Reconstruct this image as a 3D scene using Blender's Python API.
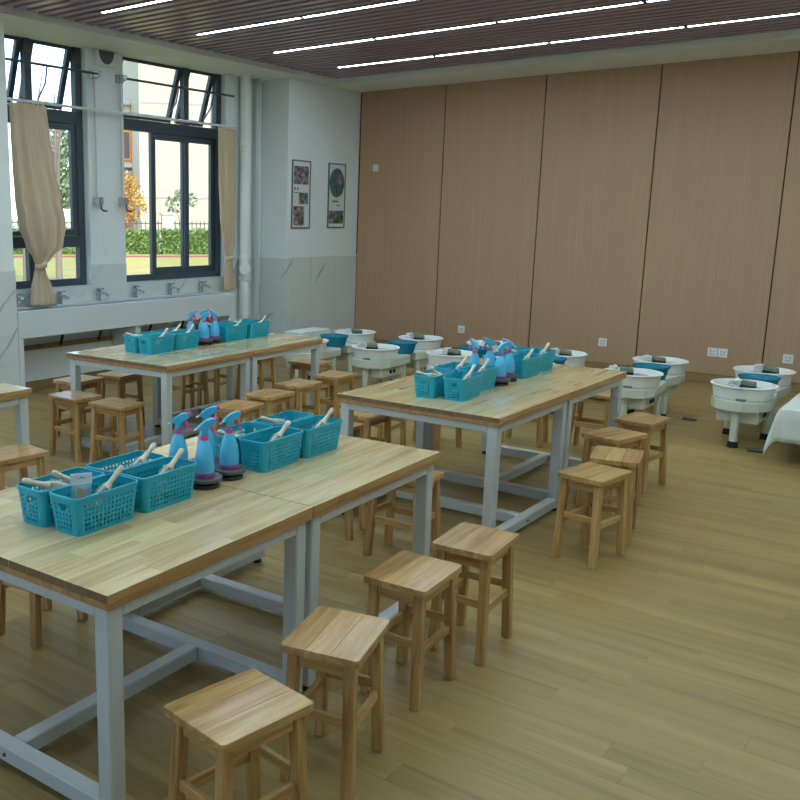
import bpy, bmesh, math, random
from mathutils import Vector, Matrix
R = math.radians
rng = random.Random(7)
sc = bpy.context.scene
for o in list(bpy.data.objects): bpy.data.objects.remove(o)
COL = sc.collection

# ---------------------------------------------------------------- camera
cam_d = bpy.data.cameras.new('camera'); cam = bpy.data.objects.new('camera', cam_d); COL.objects.link(cam)
yaw, pit, rol = R(39.641), R(11.165), R(.495)
fw = Vector((-math.sin(yaw)*math.cos(pit), math.cos(yaw)*math.cos(pit), -math.sin(pit)))
r0 = Vector((math.cos(yaw), math.sin(yaw), 0)); u0 = r0.cross(fw)
rr = math.cos(rol)*r0 + math.sin(rol)*u0; uu = -math.sin(rol)*r0 + math.cos(rol)*u0
cam.matrix_world = Matrix(((rr.x, uu.x, -fw.x, 0), (rr.y, uu.y, -fw.y, 0), (rr.z, uu.z, -fw.z, 1.489), (0, 0, 0, 1)))
cam_d.sensor_width = 36; cam_d.lens = 907.009/800*36
cam_d.shift_x = (400-247.316)/800; cam_d.shift_y = -(400-397.519)/800
cam_d.clip_start = .02; cam_d.clip_end = 300
sc.camera = cam

# ---------------------------------------------------------------- sky, sun, exposure
wd = bpy.data.worlds.new('sky'); sc.world = wd; wd.use_nodes = True
nt = wd.node_tree; bg = nt.nodes['Background']
sky = nt.nodes.new('ShaderNodeTexSky'); sky.sky_type = 'NISHITA'; sky.sun_disc = False
sky.sun_elevation = R(42); sky.sun_rotation = R(120); sky.air_density = 1.0; sky.dust_density = 1.2; sky.ozone_density = 1.0
nt.links.new(sky.outputs[0], bg.inputs[0]); bg.inputs[1].default_value = .45
sun_d = bpy.data.lights.new('sun', 'SUN'); sun = bpy.data.objects.new('sun', sun_d); COL.objects.link(sun)
sun_d.energy = 1.9; sun_d.angle = R(1.0); sun_d.color = (1, .93, .82)
sun.rotation_euler = Vector((-.74, .42, -.62)).to_track_quat('-Z', 'Y').to_euler(); sun.location = (20, -10, 30)
LED = 25
sc.view_settings.view_transform = 'Standard'; sc.view_settings.look = 'None'
sc.view_settings.gamma = 1; sc.view_settings.use_curve_mapping = False
sc.view_settings.exposure = .75

# ---------------------------------------------------------------- materials
def new_mat(name):
    m = bpy.data.materials.new(name); m.use_nodes = True
    return m, m.node_tree, m.node_tree.nodes['Principled BSDF']
def setp(b, **k):
    for n, v in k.items(): b.inputs[n.replace('_', ' ')].default_value = v
def lin(r, g, b):
    f = lambda c: (c/255/12.92 if c/255 <= .04045 else ((c/255+.055)/1.055)**2.4)
    return (f(r), f(g), f(b), 1)
def plain(name, col, rough=.5, metal=0, var=.06, scale=14, bump=0, **k):
    m, t, b = new_mat(name)
    tc = t.nodes.new('ShaderNodeTexCoord'); no = t.nodes.new('ShaderNodeTexNoise')
    no.inputs['Scale'].default_value = scale; no.inputs['Detail'].default_value = 4
    t.links.new(tc.outputs['Object'], no.inputs['Vector'])
    mx = t.nodes.new('ShaderNodeMix'); mx.data_type = 'RGBA'
    mx.inputs[6].default_value = tuple(c*(1-var) for c in col[:3])+(1,); mx.inputs[7].default_value = tuple(min(1, c*(1+var)) for c in col[:3])+(1,)
    t.links.new(no.outputs[0], mx.inputs[0]); t.links.new(mx.outputs[2], b.inputs['Base Color'])
    setp(b, Roughness=rough, Metallic=metal, **k)
    if bump:
        bp = t.nodes.new('ShaderNodeBump'); bp.inputs['Strength'].default_value = bump; bp.inputs['Distance'].default_value = .002
        t.links.new(no.outputs[0], bp.inputs['Height']); t.links.new(bp.outputs[0], b.inputs['Normal'])
    return m
def wood(name, dark, mid, light, axis, rough=.4, rnd=.18, world=False, coat=0, fine=60, hue=.0, bump=.12):
    m, t, b = new_mat(name); N = t.nodes.new; L = t.links.new
    if world:
        src = N('ShaderNodeNewGeometry').outputs['Position']; at = N('ShaderNodeAttribute'); at.attribute_name = 'tint'; rn = at.outputs['Fac']
    else:
        src = N('ShaderNodeTexCoord').outputs['Object']; rn = N('ShaderNodeObjectInfo').outputs['Random']
    mul = N('ShaderNodeMath'); mul.operation = 'MULTIPLY'; mul.inputs[1].default_value = 37; L(rn, mul.inputs[0])
    cmb = N('ShaderNodeCombineXYZ')
    for i in range(3): L(mul.outputs[0], cmb.inputs[i])
    add = N('ShaderNodeVectorMath'); add.operation = 'ADD'; L(src, add.inputs[0]); L(cmb.outputs[0], add.inputs[1])
    mp = N('ShaderNodeMapping'); s = [fine*.45]*3; s[axis] = fine*.03; mp.inputs['Scale'].default_value = s; L(add.outputs[0], mp.inputs['Vector'])
    n1 = N('ShaderNodeTexNoise'); n1.inputs['Scale'].default_value = 1; n1.inputs['Detail'].default_value = 5; n1.inputs['Distortion'].default_value = .6; L(mp.outputs[0], n1.inputs['Vector'])
    mp2 = N('ShaderNodeMapping'); s = [fine*2.4]*3; s[axis] = fine*.1; mp2.inputs['Scale'].default_value = s; L(add.outputs[0], mp2.inputs['Vector'])
    n2 = N('ShaderNodeTexNoise'); n2.inputs['Scale'].default_value = 1; n2.inputs['Detail'].default_value = 3; L(mp2.outputs[0], n2.inputs['Vector'])
    mm = N('ShaderNodeMath'); mm.operation = 'MULTIPLY_ADD'; mm.inputs[1].default_value = .35; L(n2.outputs[0], mm.inputs[0]); L(n1.outputs[0], mm.inputs[2])
    cr = N('ShaderNodeValToRGB'); e = cr.color_ramp.elements
    e[0].position = .42; e[0].color = dark; e[1].position = .9; e[1].color = light
    k = e.new(.64); k.color = mid
    L(mm.outputs[0], cr.inputs[0])
    hs = N('ShaderNodeHueSaturation'); mr = N('ShaderNodeMapRange'); mr.inputs['To Min'].default_value = 1-rnd; mr.inputs['To Max'].default_value = 1+rnd
    L(rn, mr.inputs[0]); L(mr.outputs[0], hs.inputs['Value']); L(cr.outputs[0], hs.inputs['Color'])
    if hue:
        m3 = N('ShaderNodeMath'); m3.operation = 'MULTIPLY'; m3.inputs[1].default_value = 7.3; L(rn, m3.inputs[0])
        fr = N('ShaderNodeMath'); fr.operation = 'FRACT'; L(m3.outputs[0], fr.inputs[0])
        mr2 = N('ShaderNodeMapRange'); mr2.inputs['To Min'].default_value = .5-hue; mr2.inputs['To Max'].default_value = .5+hue
        L(fr.outputs[0], mr2.inputs[0]); L(mr2.outputs[0], hs.inputs['Hue'])
    L(hs.outputs[0], b.inputs['Base Color'])
    bp = N('ShaderNodeBump'); bp.inputs['Strength'].default_value = bump; bp.inputs['Distance'].default_value = .001
    L(n2.outputs[0], bp.inputs['Height']); L(bp.outputs[0], b.inputs['Normal'])
    setp(b, Roughness=rough); b.inputs['Coat Weight'].default_value = coat; b.inputs['Coat Roughness'].default_value = .15
    return m
M = {}
M['floor'] = wood('floor_vinyl', lin(128, 106, 60), lin(148, 125, 74), lin(164, 141, 88), 0, rough=.37, rnd=.08, world=True, fine=26, bump=.05)
SW = (lin(142, 102, 54), lin(180, 140, 84), lin(204, 170, 118))
M['seat'] = wood('seat_wood', *SW, 1, rough=.28, rnd=.14, fine=90, hue=.008, coat=.5, bump=.04)
M['legw'] = wood('leg_wood', *SW, 2, rough=.4, rnd=.14, fine=80, hue=.006)
M['railx'] = wood('rail_wood_cross', *SW, 0, rough=.4, rnd=.12, fine=80)
M['raily'] = wood('rail_wood_long', *SW, 1, rough=.4, rnd=.12, fine=80)
TW = (lin(168, 140, 90), lin(200, 176, 124), lin(214, 196, 150))
M['stave'] = wood('stave_wood', *TW, 1, rough=.24, rnd=.10, fine=60, hue=.006, coat=.7, bump=0)
M['slab'] = wood('slab_wood', lin(130, 92, 54), lin(162, 122, 74), lin(184, 146, 96), 1, rough=.45, rnd=.05, fine=50)
M['endgrain'] = plain('end_grain', lin(122, 92, 62), .5, var=.12, scale=70)
M['edgew'] = wood('edge_wood', lin(140, 102, 56), lin(172, 132, 78), lin(188, 152, 98), 1, rough=.4, rnd=.08, fine=50)
M['frame'] = plain('grey_painted_steel', lin(190, 195, 194), .35, var=.03)
M['rubber'] = plain('black_rubber', lin(24, 25, 28), .6)
M['teal'] = plain('teal_plastic', lin(20, 160, 184), .35, var=.04)
M['bottle'] = plain('sky_blue_plastic', lin(84, 184, 226), .28, var=.03)
M['head'] = plain('mid_blue_plastic', lin(66, 172, 210), .35, var=.03)
M['pink'] = plain('pink_plastic', lin(204, 84, 138), .35, var=.03)
M['mauve'] = plain('mauve_plastic', lin(164, 84, 160), .35, var=.03)
M['dark'] = plain('dark_grey_metal', lin(88, 92, 100), .35, .4)
M['black'] = plain('black_plastic', lin(20, 20, 24), .4)
M['cream'] = plain('cream_wood', lin(214, 202, 176), .5, var=.08, scale=60)
M['tan'] = plain('tan_sticks', lin(176, 150, 118), .6, var=.1)
M['wheel'] = plain('pale_green_grey_enamel', lin(206, 212, 196), .38, var=.03)
M['basin'] = plain('white_plastic', lin(228, 230, 226), .32, var=.02)
M['pedal'] = plain('moss_green_plastic', lin(116, 128, 108), .5, var=.08)
M['cord'] = plain('white_cord', lin(222, 224, 226), .5)
M['white'] = plain('white_wall_paint', lin(224, 230, 232), .75, var=.015, scale=3)
M['soffit'] = plain('white_ceiling_paint', lin(224, 228, 228), .75, var=.01, scale=3)
M['pvc'] = plain('white_pvc', lin(226, 230, 228), .35, var=.02)
M['slat'] = plain('brown_purple_slat', lin(152, 132, 154), .28, var=.05)
M['backing'] = plain('dark_plenum', lin(34, 28, 30), .9)
M['alu'] = plain('brushed_aluminium', lin(180, 186, 192), .35, .8)
M['chrome'] = plain('chrome', lin(200, 205, 210), .15, 1.0)
M['winframe'] = plain('slate_window_frame', lin(62, 74, 86), .4, var=.04)
M['base'] = wood('baseboard_wood', lin(116, 92, 56), lin(136, 112, 72), lin(150, 126, 86), 0, rough=.45, rnd=.05, fine=30)
M['sink'] = plain('pale_grey_stone', lin(204, 210, 212), .4, var=.02, scale=30)
M['basinst'] = plain('blue_grey_trough', lin(150, 164, 178), .3, var=.04)
M['curtain'] = plain('beige_curtain', lin(206, 186, 160), .9, var=.06, scale=80, bump=.1)
M['cloth'] = plain('white_tablecloth', lin(206, 212, 206), .85, var=.03, scale=60)
M['poster'] = plain('poster_paper', lin(214, 218, 220), .5, var=.01)
M['posterframe'] = plain('grey_poster_frame', lin(96, 106, 114), .4)
M['ink'] = plain('dark_ink', lin(60, 50, 50), .6)
M['inkbrown'] = plain('brown_ink', lin(134, 92, 72), .6)
M['plate'] = plain('white_outlet_plastic', lin(222, 226, 228), .35, var=.01)
M['slot'] = plain('grey_slot', lin(120, 124, 128), .5)
M['orange'] = plain('orange_window_frame', lin(206, 126, 24), .6)
M['facade'] = plain('cream_render', lin(172, 164, 146), .9, var=.05, scale=5, bump=.2)
M['wing'] = plain('pale_render', lin(176, 170, 158), .9, var=.04, scale=1)
M['brick'] = plain('terracotta_render', lin(160, 96, 66), .9, var=.1, scale=2)
M['roofgrey'] = plain('grey_ledge', lin(150, 146, 138), .8)
M['fence'] = plain('dark_fence_paint', lin(62, 58, 66), .6)
M['trunk'] = plain('grey_bark', lin(120, 108, 98), .9, var=.2, scale=20)
M['leafg'] = plain('hedge_leaf', lin(96, 122, 58), .7, var=.35, scale=6)
M['leafy'] = plain('yellow_red_leaf', lin(168, 132, 56), .7, var=.5, scale=2)
M['leafp'] = plain('pale_green_leaf', lin(120, 134, 104), .7, var=.3, scale=4)
M['track'] = plain('red_running_track', lin(150, 78, 68), .9, var=.1, scale=2)
M['grass'] = plain('lawn', lin(160, 150, 80), .95, var=.3, scale=1.2)
def panel_mat():
    m, t, b = new_mat('brown_wall_panel'); N = t.nodes.new; L = t.links.new
    tc = N('ShaderNodeNewGeometry'); mp = N('ShaderNodeMapping'); mp.inputs['Scale'].default_value = (70, 70, .8); L(tc.outputs['Position'], mp.inputs['Vector'])
    n = N('ShaderNodeTexNoise'); n.inputs['Scale'].default_value = 1; n.inputs['Detail'].default_value = 4; L(mp.outputs[0], n.inputs['Vector'])
    cr = N('ShaderNodeValToRGB'); cr.color_ramp.elements[0].position = .3; cr.color_ramp.elements[1].position = .7
    cr.color_ramp.elements[0].color = lin(170, 138, 108); cr.color_ramp.elements[1].color = lin(178, 146, 115)
    L(n.outputs[0], cr.inputs[0]); L(cr.outputs[0], b.inputs['Base Color']); setp(b, Roughness=.5)
    return m
M['panel'] = panel_mat()
def marble_mat():
    m, t, b = new_mat('white_marble_tile'); N = t.nodes.new; L = t.links.new
    g = N('ShaderNodeNewGeometry'); mp = N('ShaderNodeMapping'); mp.inputs['Rotation'].default_value = (R(38), 0, R(20)); mp.inputs['Scale'].default_value = (1, 1, 1)
    L(g.outputs['Position'], mp.inputs['Vector'])
    w = N('ShaderNodeTexWave'); w.wave_type = 'BANDS'; w.bands_direction = 'Y'; w.inputs['Scale'].default_value = 1.3; w.inputs['Distortion'].default_value = 4; w.inputs['Detail'].default_value = 3; w.inputs['Detail Scale'].default_value = 1.2
    L(mp.outputs[0], w.inputs['Vector'])
    n = N('ShaderNodeTexNoise'); n.inputs['Scale'].default_value = 2.2; L(g.outputs['Position'], n.inputs['Vector'])
    cr = N('ShaderNodeValToRGB'); cr.color_ramp.elements[0].position = .965; cr.color_ramp.elements[0].color = (0, 0, 0, 1); cr.color_ramp.elements[1].position = 1; cr.color_ramp.elements[1].color = (1, 1, 1, 1)
    L(w.outputs[0], cr.inputs[0])
    c2 = N('ShaderNodeValToRGB'); c2.color_ramp.elements[0].position = .5; c2.color_ramp.elements[1].position = .66; L(n.outputs[0], c2.inputs[0])
    mu = N('ShaderNodeMath'); mu.operation = 'MULTIPLY'; L(cr.outputs[0], mu.inputs[0]); L(c2.outputs[0], mu.inputs[1])
    mx = N('ShaderNodeMix'); mx.data_type = 'RGBA'; mx.inputs[6].default_value = lin(206, 212, 210); mx.inputs[7].default_value = lin(164, 168, 166)
    L(mu.outputs[0], mx.inputs[0]); L(mx.outputs[2], b.inputs['Base Color']); setp(b, Roughness=.3)
    return m
M['marble'] = marble_mat()
def picture(name, cols, scale=18):
    m, t, b = new_mat(name); N = t.nodes.new; L = t.links.new
    tc = N('ShaderNodeTexCoord'); n = N('ShaderNodeTexNoise'); n.inputs['Scale'].default_value = scale; n.inputs['Detail'].default_value = 2; L(tc.outputs['Object'], n.inputs['Vector'])
    cr = N('ShaderNodeValToRGB'); e = cr.color_ramp.elements; e[0].position = .34; e[0].color = cols[0]; e[1].position = .66; e[1].color = cols[-1]
    for i, c in enumerate(cols[1:-1]): k = e.new(.34+.32*(i+1)/(len(cols)-1)); k.color = c
    L(n.outputs[0], cr.inputs[0]); L(cr.outputs[0], b.inputs['Base Color']); setp(b, Roughness=.5)
    return m
M['photo_grey'] = picture('print_grey_pottery', [lin(58, 52, 60), lin(112, 112, 116), lin(150, 152, 152)])
M['photo_brown'] = picture('print_brown_pottery', [lin(70, 52, 50), lin(134, 112, 106), lin(176, 166, 160)], 24)
M['photo_green'] = picture('print_green_garden', [lin(40, 44, 46), lin(70, 110, 60), lin(120, 130, 140)], 24)
M['plate_art'] = picture('print_blue_green_plate', [lin(44, 72, 84), lin(70, 104, 116), lin(104, 132, 122)], 16)
M['petal'] = plain('print_pink_petal', lin(182, 132, 142), .5)
def glass(name, tint, spec=.5):
    m, t, b = new_mat(name); t.nodes.remove(b); N = t.nodes.new; L = t.links.new
    tr = N('ShaderNodeBsdfTransparent'); tr.inputs[0].default_value = tint; gl = N('ShaderNodeBsdfGlossy'); gl.inputs['Roughness'].default_value = .02
    mx = N('ShaderNodeMixShader'); mx.inputs[0].default_value = .05
    L(tr.outputs[0], mx.inputs[1]); L(gl.outputs[0], mx.inputs[2]); L(mx.outputs[0], t.nodes['Material Output'].inputs[0])
    return m
M['glass'] = glass('clear_window_glass', (.93, .97, .96, 1))
def tub_mat():
    m, t, b = new_mat('clear_blue_plastic'); N = t.nodes.new; L = t.links.new
    setp(b, Base_Color=lin(36, 150, 178), Roughness=.2)
    tr = N('ShaderNodeBsdfTransparent'); tr.inputs[0].default_value = lin(120, 206, 226); mx = N('ShaderNodeMixShader'); mx.inputs[0].default_value = .42
    L(b.outputs[0], mx.inputs[1]); L(tr.outputs[0], mx.inputs[2]); L(mx.outputs[0], t.nodes['Material Output'].inputs[0])
    return m
M['tub'] = tub_mat()
def bag_mat():
    m, t, b = new_mat('clear_bag'); N = t.nodes.new; L = t.links.new
    setp(b, Base_Color=(.85, .9, .88, 1), Roughness=.15)
    tr = N('ShaderNodeBsdfTransparent'); mx = N('ShaderNodeMixShader'); mx.inputs[0].default_value = .84
    L(b.outputs[0], mx.inputs[1]); L(tr.outputs[0], mx.inputs[2]); L(mx.outputs[0], t.nodes['Material Output'].inputs[0])
    return m
M['bag'] = bag_mat()
def emit(name, col, s):
    m, t, b = new_mat(name); setp(b, Base_Color=(1, 1, 1, 1)); b.inputs['Emission Color'].default_value = col; b.inputs['Emission Strength'].default_value = s
    return m
M['led'] = emit('led_diffuser', (.81, 1.0, 1.05, 1), LED)

# ---------------------------------------------------------------- mesh helpers
class MB:
    def __init__(s): s.v = []; s.f = []
    def add(s, vs, fs):
        b = len(s.v); s.v += [tuple(p) for p in vs]; s.f += [tuple(i+b for i in f) for f in fs]; return s
    def box(s, x0, x1, y0, y1, z0, z1):
        return s.add([(x0,y0,z0),(x1,y0,z0),(x1,y1,z0),(x0,y1,z0),(x0,y0,z1),(x1,y0,z1),(x1,y1,z1),(x0,y1,z1)],
                     [(0,3,2,1),(4,5,6,7),(0,1,5,4),(1,2,6,5),(2,3,7,6),(3,0,4,7)])
    def prism(s, poly, z0, z1, fn=None):
        n = len(poly); fn = fn or (lambda a, b, c: (a, b, c))
        vs = [fn(x, y, z0) for x, y in poly]+[fn(x, y, z1) for x, y in poly]
        return s.add(vs, [tuple(range(n-1, -1, -1)), tuple(range(n, 2*n))]+[(i, (i+1) % n, n+(i+1) % n, n+i) for i in range(n)])
    def lathe(s, prof, n=20, c=(0, 0, 0), closed=False):
        vs = []; fs = []; k = len(prof)
        for i in range(n):
            a = 2*math.pi*i/n
            for r, z in prof: vs.append((c[0]+r*math.cos(a), c[1]+r*math.sin(a), c[2]+z))
        for i in range(n):
            j = (i+1) % n
            for q in range(k if closed else k-1):
                p = (q+1) % k; fs.append((i*k+q, j*k+q, j*k+p, i*k+p))
        if not closed:
            if prof[0][0] > 1e-6: fs.append(tuple(i*k for i in range(n-1, -1, -1)))
            if prof[-1][0] > 1e-6: fs.append(tuple(i*k+k-1 for i in range(n)))
        return s.add(vs, fs)
    def tube(s, pts, r, n=8, caps=True):
        P = [Vector(p) for p in pts]; vs = []; fs = []
        rs = r if isinstance(r, (list, tuple)) else [r]*len(P)
        up = Vector((0, 0, 1)); d0 = (P[1]-P[0]).normalized()
        if abs(d0.z) > .9: up = Vector((1, 0, 0))
        for i, p in enumerate(P):
            d = (P[min(i+1, len(P)-1)]-P[max(i-1, 0)]).normalized()
            a = d.cross(up); a = a.normalized() if a.length > 1e-4 else Vector((1, 0, 0)); b = a.cross(d)
            up = b if b.length > .1 else up
            for k in range(n):
                t = 2*math.pi*k/n; vs.append(p+a*rs[i]*math.cos(t)+b*rs[i]*math.sin(t))
        for i in range(len(P)-1):
            for k in range(n):
                j = (k+1) % n; fs.append((i*n+k, i*n+j, (i+1)*n+j, (i+1)*n+k))
        if caps: fs += [tuple(range(n-1, -1, -1)), tuple((len(P)-1)*n+k for k in range(n))]
        return s.add(vs, fs)
    def bar(s, p0, p1, w, d, side=(1, 0, 0)):
        p0, p1 = Vector(p0), Vector(p1); sd = Vector(side).normalized(); ax = (p1-p0).normalized(); q = ax.cross(sd).normalized()
        vs = [p+sd*a*w/2+q*b*d/2 for p in (p0, p1) for a, b in ((-1,-1),(1,-1),(1,1),(-1,1))]
        return s.add(vs, [(0,1,2,3),(7,6,5,4),(0,4,5,1),(1,5,6,2),(2,6,7,3),(3,7,4,0)])
    def mesh(s, name, smooth=None):
        me = bpy.data.meshes.new(name); me.from_pydata(s.v, [], s.f)
        bm = bmesh.new(); bm.from_mesh(me); bmesh.ops.recalc_face_normals(bm, faces=bm.faces); bm.to_mesh(me); bm.free()
        if smooth is not None:
            for p in me.polygons: p.use_smooth = True
            me.set_sharp_from_angle(angle=R(smooth))
        return me
    def build(s, name, mat, parent=None, smooth=None, bevel=0, loc=None, seg=1):
        return link(name, s.mesh(name, smooth), mat, parent, bevel, loc, seg)
def link(name, me, mat, parent=None, bevel=0, loc=None, seg=1):
    if mat is not None and not me.materials: me.materials.append(M[mat] if isinstance(mat, str) else mat)
    o = bpy.data.objects.new(name, me); COL.objects.link(o)
    if parent is not None: o.parent = parent
    if loc is not None: o.location = loc
    if bevel:
        md = o.modifiers.new('bevel', 'BEVEL'); md.width = bevel; md.segments = seg; md.limit_method = 'ANGLE'
    return o
def tag(o, label=None, cat=None, group=None, kind=None):
    for k, v in (('label', label), ('category', cat), ('group', group), ('kind', kind)):
        if v: o[k] = v
    return o
def thing(name, label, cat, loc=(0, 0, 0), rz=0, group=None):
    o = bpy.data.objects.new(name, None); COL.objects.link(o); o.empty_display_size = .1
    o.location = loc; o.rotation_euler = (0, 0, rz); return tag(o, label, cat, group)
def struct(o): return tag(o, kind='structure')
def sempty(name): return struct(thing(name, None, None))
KIDS = {}
def kids(o):
    return [c for c in bpy.data.objects if c.parent == o]
def dup(root, loc, rz, label, group=None):
    if root not in KIDS: KIDS[root] = [(c, kids(c)) for c in kids(root)]
    r = root.copy(); COL.objects.link(r); r.location = loc; r.rotation_euler = (0, 0, rz); r['label'] = label
    if group: r['group'] = group
    for c, gs in KIDS[root]:
        n = c.copy(); COL.objects.link(n); n.parent = r
        for g in gs: q = g.copy(); COL.objects.link(q); q.parent = n
    return r

# ================================================================ ROOM SHELL
YB, XC, XW, ZS = 9.305, -6.026, -6.402, 2.936
X1, Y0 = 2.2, -1.6
# floor: planks laid parallel to the brown wall
floor = struct(MB().box(XW, X1, Y0, YB, -.12, -.004).build('floor', 'base'))
def plank_mesh(x0, x1, y0, y1, tint):
    g = .0002; c = .0006; x0 += g; x1 -= g; y0 += g; y1 -= g
    me = bpy.data.meshes.new('floor_plank')
    me.from_pydata([(x0,y0,-.004),(x1,y0,-.004),(x1,y1,-.004),(x0,y1,-.004),(x0,y0,-c),(x1,y0,-c),(x1,y1,-c),(x0,y1,-c),(x0+c,y0+c,0),(x1-c,y0+c,0),(x1-c,y1-c,0),(x0+c,y1-c,0)], [],
        [(0,1,5,4),(1,2,6,5),(2,3,7,6),(3,0,4,7),(4,5,9,8),(5,6,10,9),(6,7,11,10),(7,4,8,11),(8,9,10,11)])
    return me
PW, PL = .0985, .92
planks = []
r = 0; y = Y0
while y < YB-.01:
    y1 = min(y+PW, YB); x = XW-rng.random()*PL
    while x < X1:
        a, b = max(x, XW), min(x+PL, X1)
        if b-a > .03: planks.append((a, b, y, y1, rng.random()))
        x += PL
    y = y1
def in_view(p):
    d = Vector(((p[0]+p[1])/2, (p[2]+p[3])/2, 0))-cam.location; z = d.dot(fw)
    if z < .3: return None
    px = 247.3+907*d.dot(rr)/z; py = 397.5-907*d.dot(uu)/z
    return z if -150 < px < 950 and py < 960 else None
ranked = sorted((z, i) for i, p in enumerate(planks) for z in [in_view(p)] if z)
near = {i for z, i in ranked[:290]}
fv, ff, ft = [], [], []
for i, p in enumerate(planks):
    me = plank_mesh(*p)
    if i in near:
        me.attributes.new('tint', 'FLOAT', 'FACE').data.foreach_set('value', [p[4]]*len(me.polygons)); link('floor_plank', me, 'floor', floor)
    else:
        b = len(fv); fv += [tuple(v.co) for v in me.vertices]; ff += [tuple(k+b for k in q.vertices) for q in me.polygons]; ft += [p[4]]*len(me.polygons); bpy.data.meshes.remove(me)
me = bpy.data.meshes.new('floor_planking'); me.from_pydata(fv, [], ff); me.attributes.new('tint', 'FLOAT', 'FACE').data.foreach_set('value', ft)
tag(link('floor_planking', me, 'floor', floor), kind='stuff')

# back wall with brown panels
wb = struct(MB().box(-6.62, X1+.2, YB+.012, YB+.2, -.1, 3.3).build('wall_back', 'backing'))
seams = [-6.026, -4.941, -3.823, -2.719, -1.61, -.5, .6, 1.7, 2.2]
for a, b in zip(seams, seams[1:]):
    MB().box(a+.005, b-.005, YB, YB+.014, .0, ZS+.02).build('panel', 'panel', wb, bevel=.003)
struct(MB().box(XC, X1, YB-.014, YB-.0005, .0005, .082).box(XC, X1, YB-.018, YB-.0005, .082, .09).build('baseboard_back', 'base', bevel=.002))
struct(MB().box(X1, X1+.2, Y0-.2, YB, -.1, 3.3).build('wall_right', 'white'))
FW = [(-6.1, -4.7), (-4.4, -3.0), (-2.7, -1.3)]
wf = MB(); xx = -6.62
for a, b in FW+[(X1+.2, X1+.2)]:
    wf.box(xx, a, Y0-.2, Y0, -.1, 3.3); xx = b
    if a < X1: wf.box(a, b, Y0-.2, Y0, -.1, .87); wf.box(a, b, Y0-.2, Y0, 2.8, 3.3)
struct(wf.build('wall_front', 'white'))

# window wall
WINS = [(.3, 1.7), (2.0, 3.3), (4.42, 5.49), (5.915, 7.345)]
wl = MB(); yy = Y0
for a, b in WINS+[(YB, YB)]:
    wl.box(-6.62, XW, yy, a, -.1, 3.3); yy = b
    if a < YB: wl.box(-6.62, XW, a, b, -.1, .87); wl.box(-6.62, XW, a, b, 3.0, 3.3)
wl = struct(wl.build('wall_left', 'white'))
for a, b in ((5.49, 5.915), (7.345, 7.925)):
    for i, (z0, z1) in enumerate(((.742, .815), (.817, 1.066))):
        MB().box(XW, XW+.008, a+.001, b-.001, z0, z1).build('tile', 'marble', wl)
for a, b in WINS[2:]:
    MB().box(-6.49, XW+.01, a, b, .87, .882).build('window_sill', 'marble', wl)
    MB().box(XW, XW+.008, a, b, .742, .869).build('tile', 'marble', wl)
struct(MB().box(XW, XW+.014, 4.47, 6.98, .0005, .085).build('baseboard_left', 'base'))

# pillars
def pillar(y0, y1, tag_):
    p = struct(MB().box(XW-.02, XC-.008, y0, y1, 0, 3.1).build('pillar', 'white'))
    n = 3; w = (y1-y0)/n; zs = [0, .048, .303, .558, .813, 1.066]
    for za, zb in zip(zs, zs[1:]):
        for i in range(n): MB().box(XC-.0085, XC, y0+i*w+(0 if i else -.008)+.001, y0+(i+1)*w-.001, za+.001, zb-.001).build('tile', 'marble', p)
        MB().box(XW+.001, XC-.0095, y0-.008, y0-.0002, za+.001, zb-.001).build('tile', 'marble', p)
        if tag_: MB().box(XW+.001, XC-.001, y1+.0002, y1+.008, za+.001, zb-.001).build('tile', 'marble', p)
    MB().box(XC-.0085, XC+.003, y0-.009, y1-.0005, 1.067, 1.08).box(XW, XC+.003, y0-.011, y0-.0002, 1.067, 1.08).build('tile_cap', 'pvc', p)
    return p
pillar(7.925, YB-.0005, False)
pillar(3.42, 4.38, True)

# ceiling: white border and recessed brown slats
SX0, SX1, SY0, SY1 = -5.86, X1-.3, Y0+.4, 8.63
cl = struct(MB().box(-6.62, SX0, Y0-.2, YB+.2, ZS, 3.14).box(SX1, X1+.2, Y0-.2, YB+.2, ZS, 3.14).box(SX0, SX1, SY1, YB+.2, ZS, 3.14).box(SX0, SX1, Y0-.2, SY0, ZS, 3.14).build('ceiling', 'soffit'))
MB().box(SX0, SX1, SY0, SY1, 3.085, 3.14).build('plenum', 'backing', cl)
struct(MB().box(-6.8, X1+.4, Y0-.4, YB+.4, 3.31, 3.4).build('roof_slab', 'roofgrey'))
PITCH = .1155; ZL = 2.984
LROWS = [7.95-1.04*i for i in range(8)]
sm = MB().box(SX0+.004, SX1-.004, -.034, .034, 0, .05).mesh('slat'); sm.materials.append(M['slat'])
k = 0
yy = 7.95+5*PITCH
rows = []
while yy > SY0+.05:
    if min(abs(yy-l) for l in LROWS) > PITCH*.5 and yy < SY1-.04: rows.append(yy)
    yy -= PITCH
for yy in rows: link('slat', sm, None, cl, .004, (0, yy, ZL))
s2 = MB().box(SX0+.004, -5.445, -.034, .034, 0, .05).mesh('slat'); s2.materials.append(M['slat'])
for ly in LROWS:
    if ly > SY0+.1: link('slat', s2, None, cl, .004, (0, ly, ZL))
hm = MB().box(0, 1.06, -.023, -.017, 0, .04).box(0, 1.06, .017, .023, 0, .04).box(0, 1.06, -.023, .023, .04, .045).box(-.004, 0, -.023, .023, 0, .045).box(1.06, 1.064, -.023, .023, 0, .045).mesh('housing')
dm = MB().box(.001, 1.059, -.0168, .0168, .002, .012).mesh('diffuser')
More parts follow.
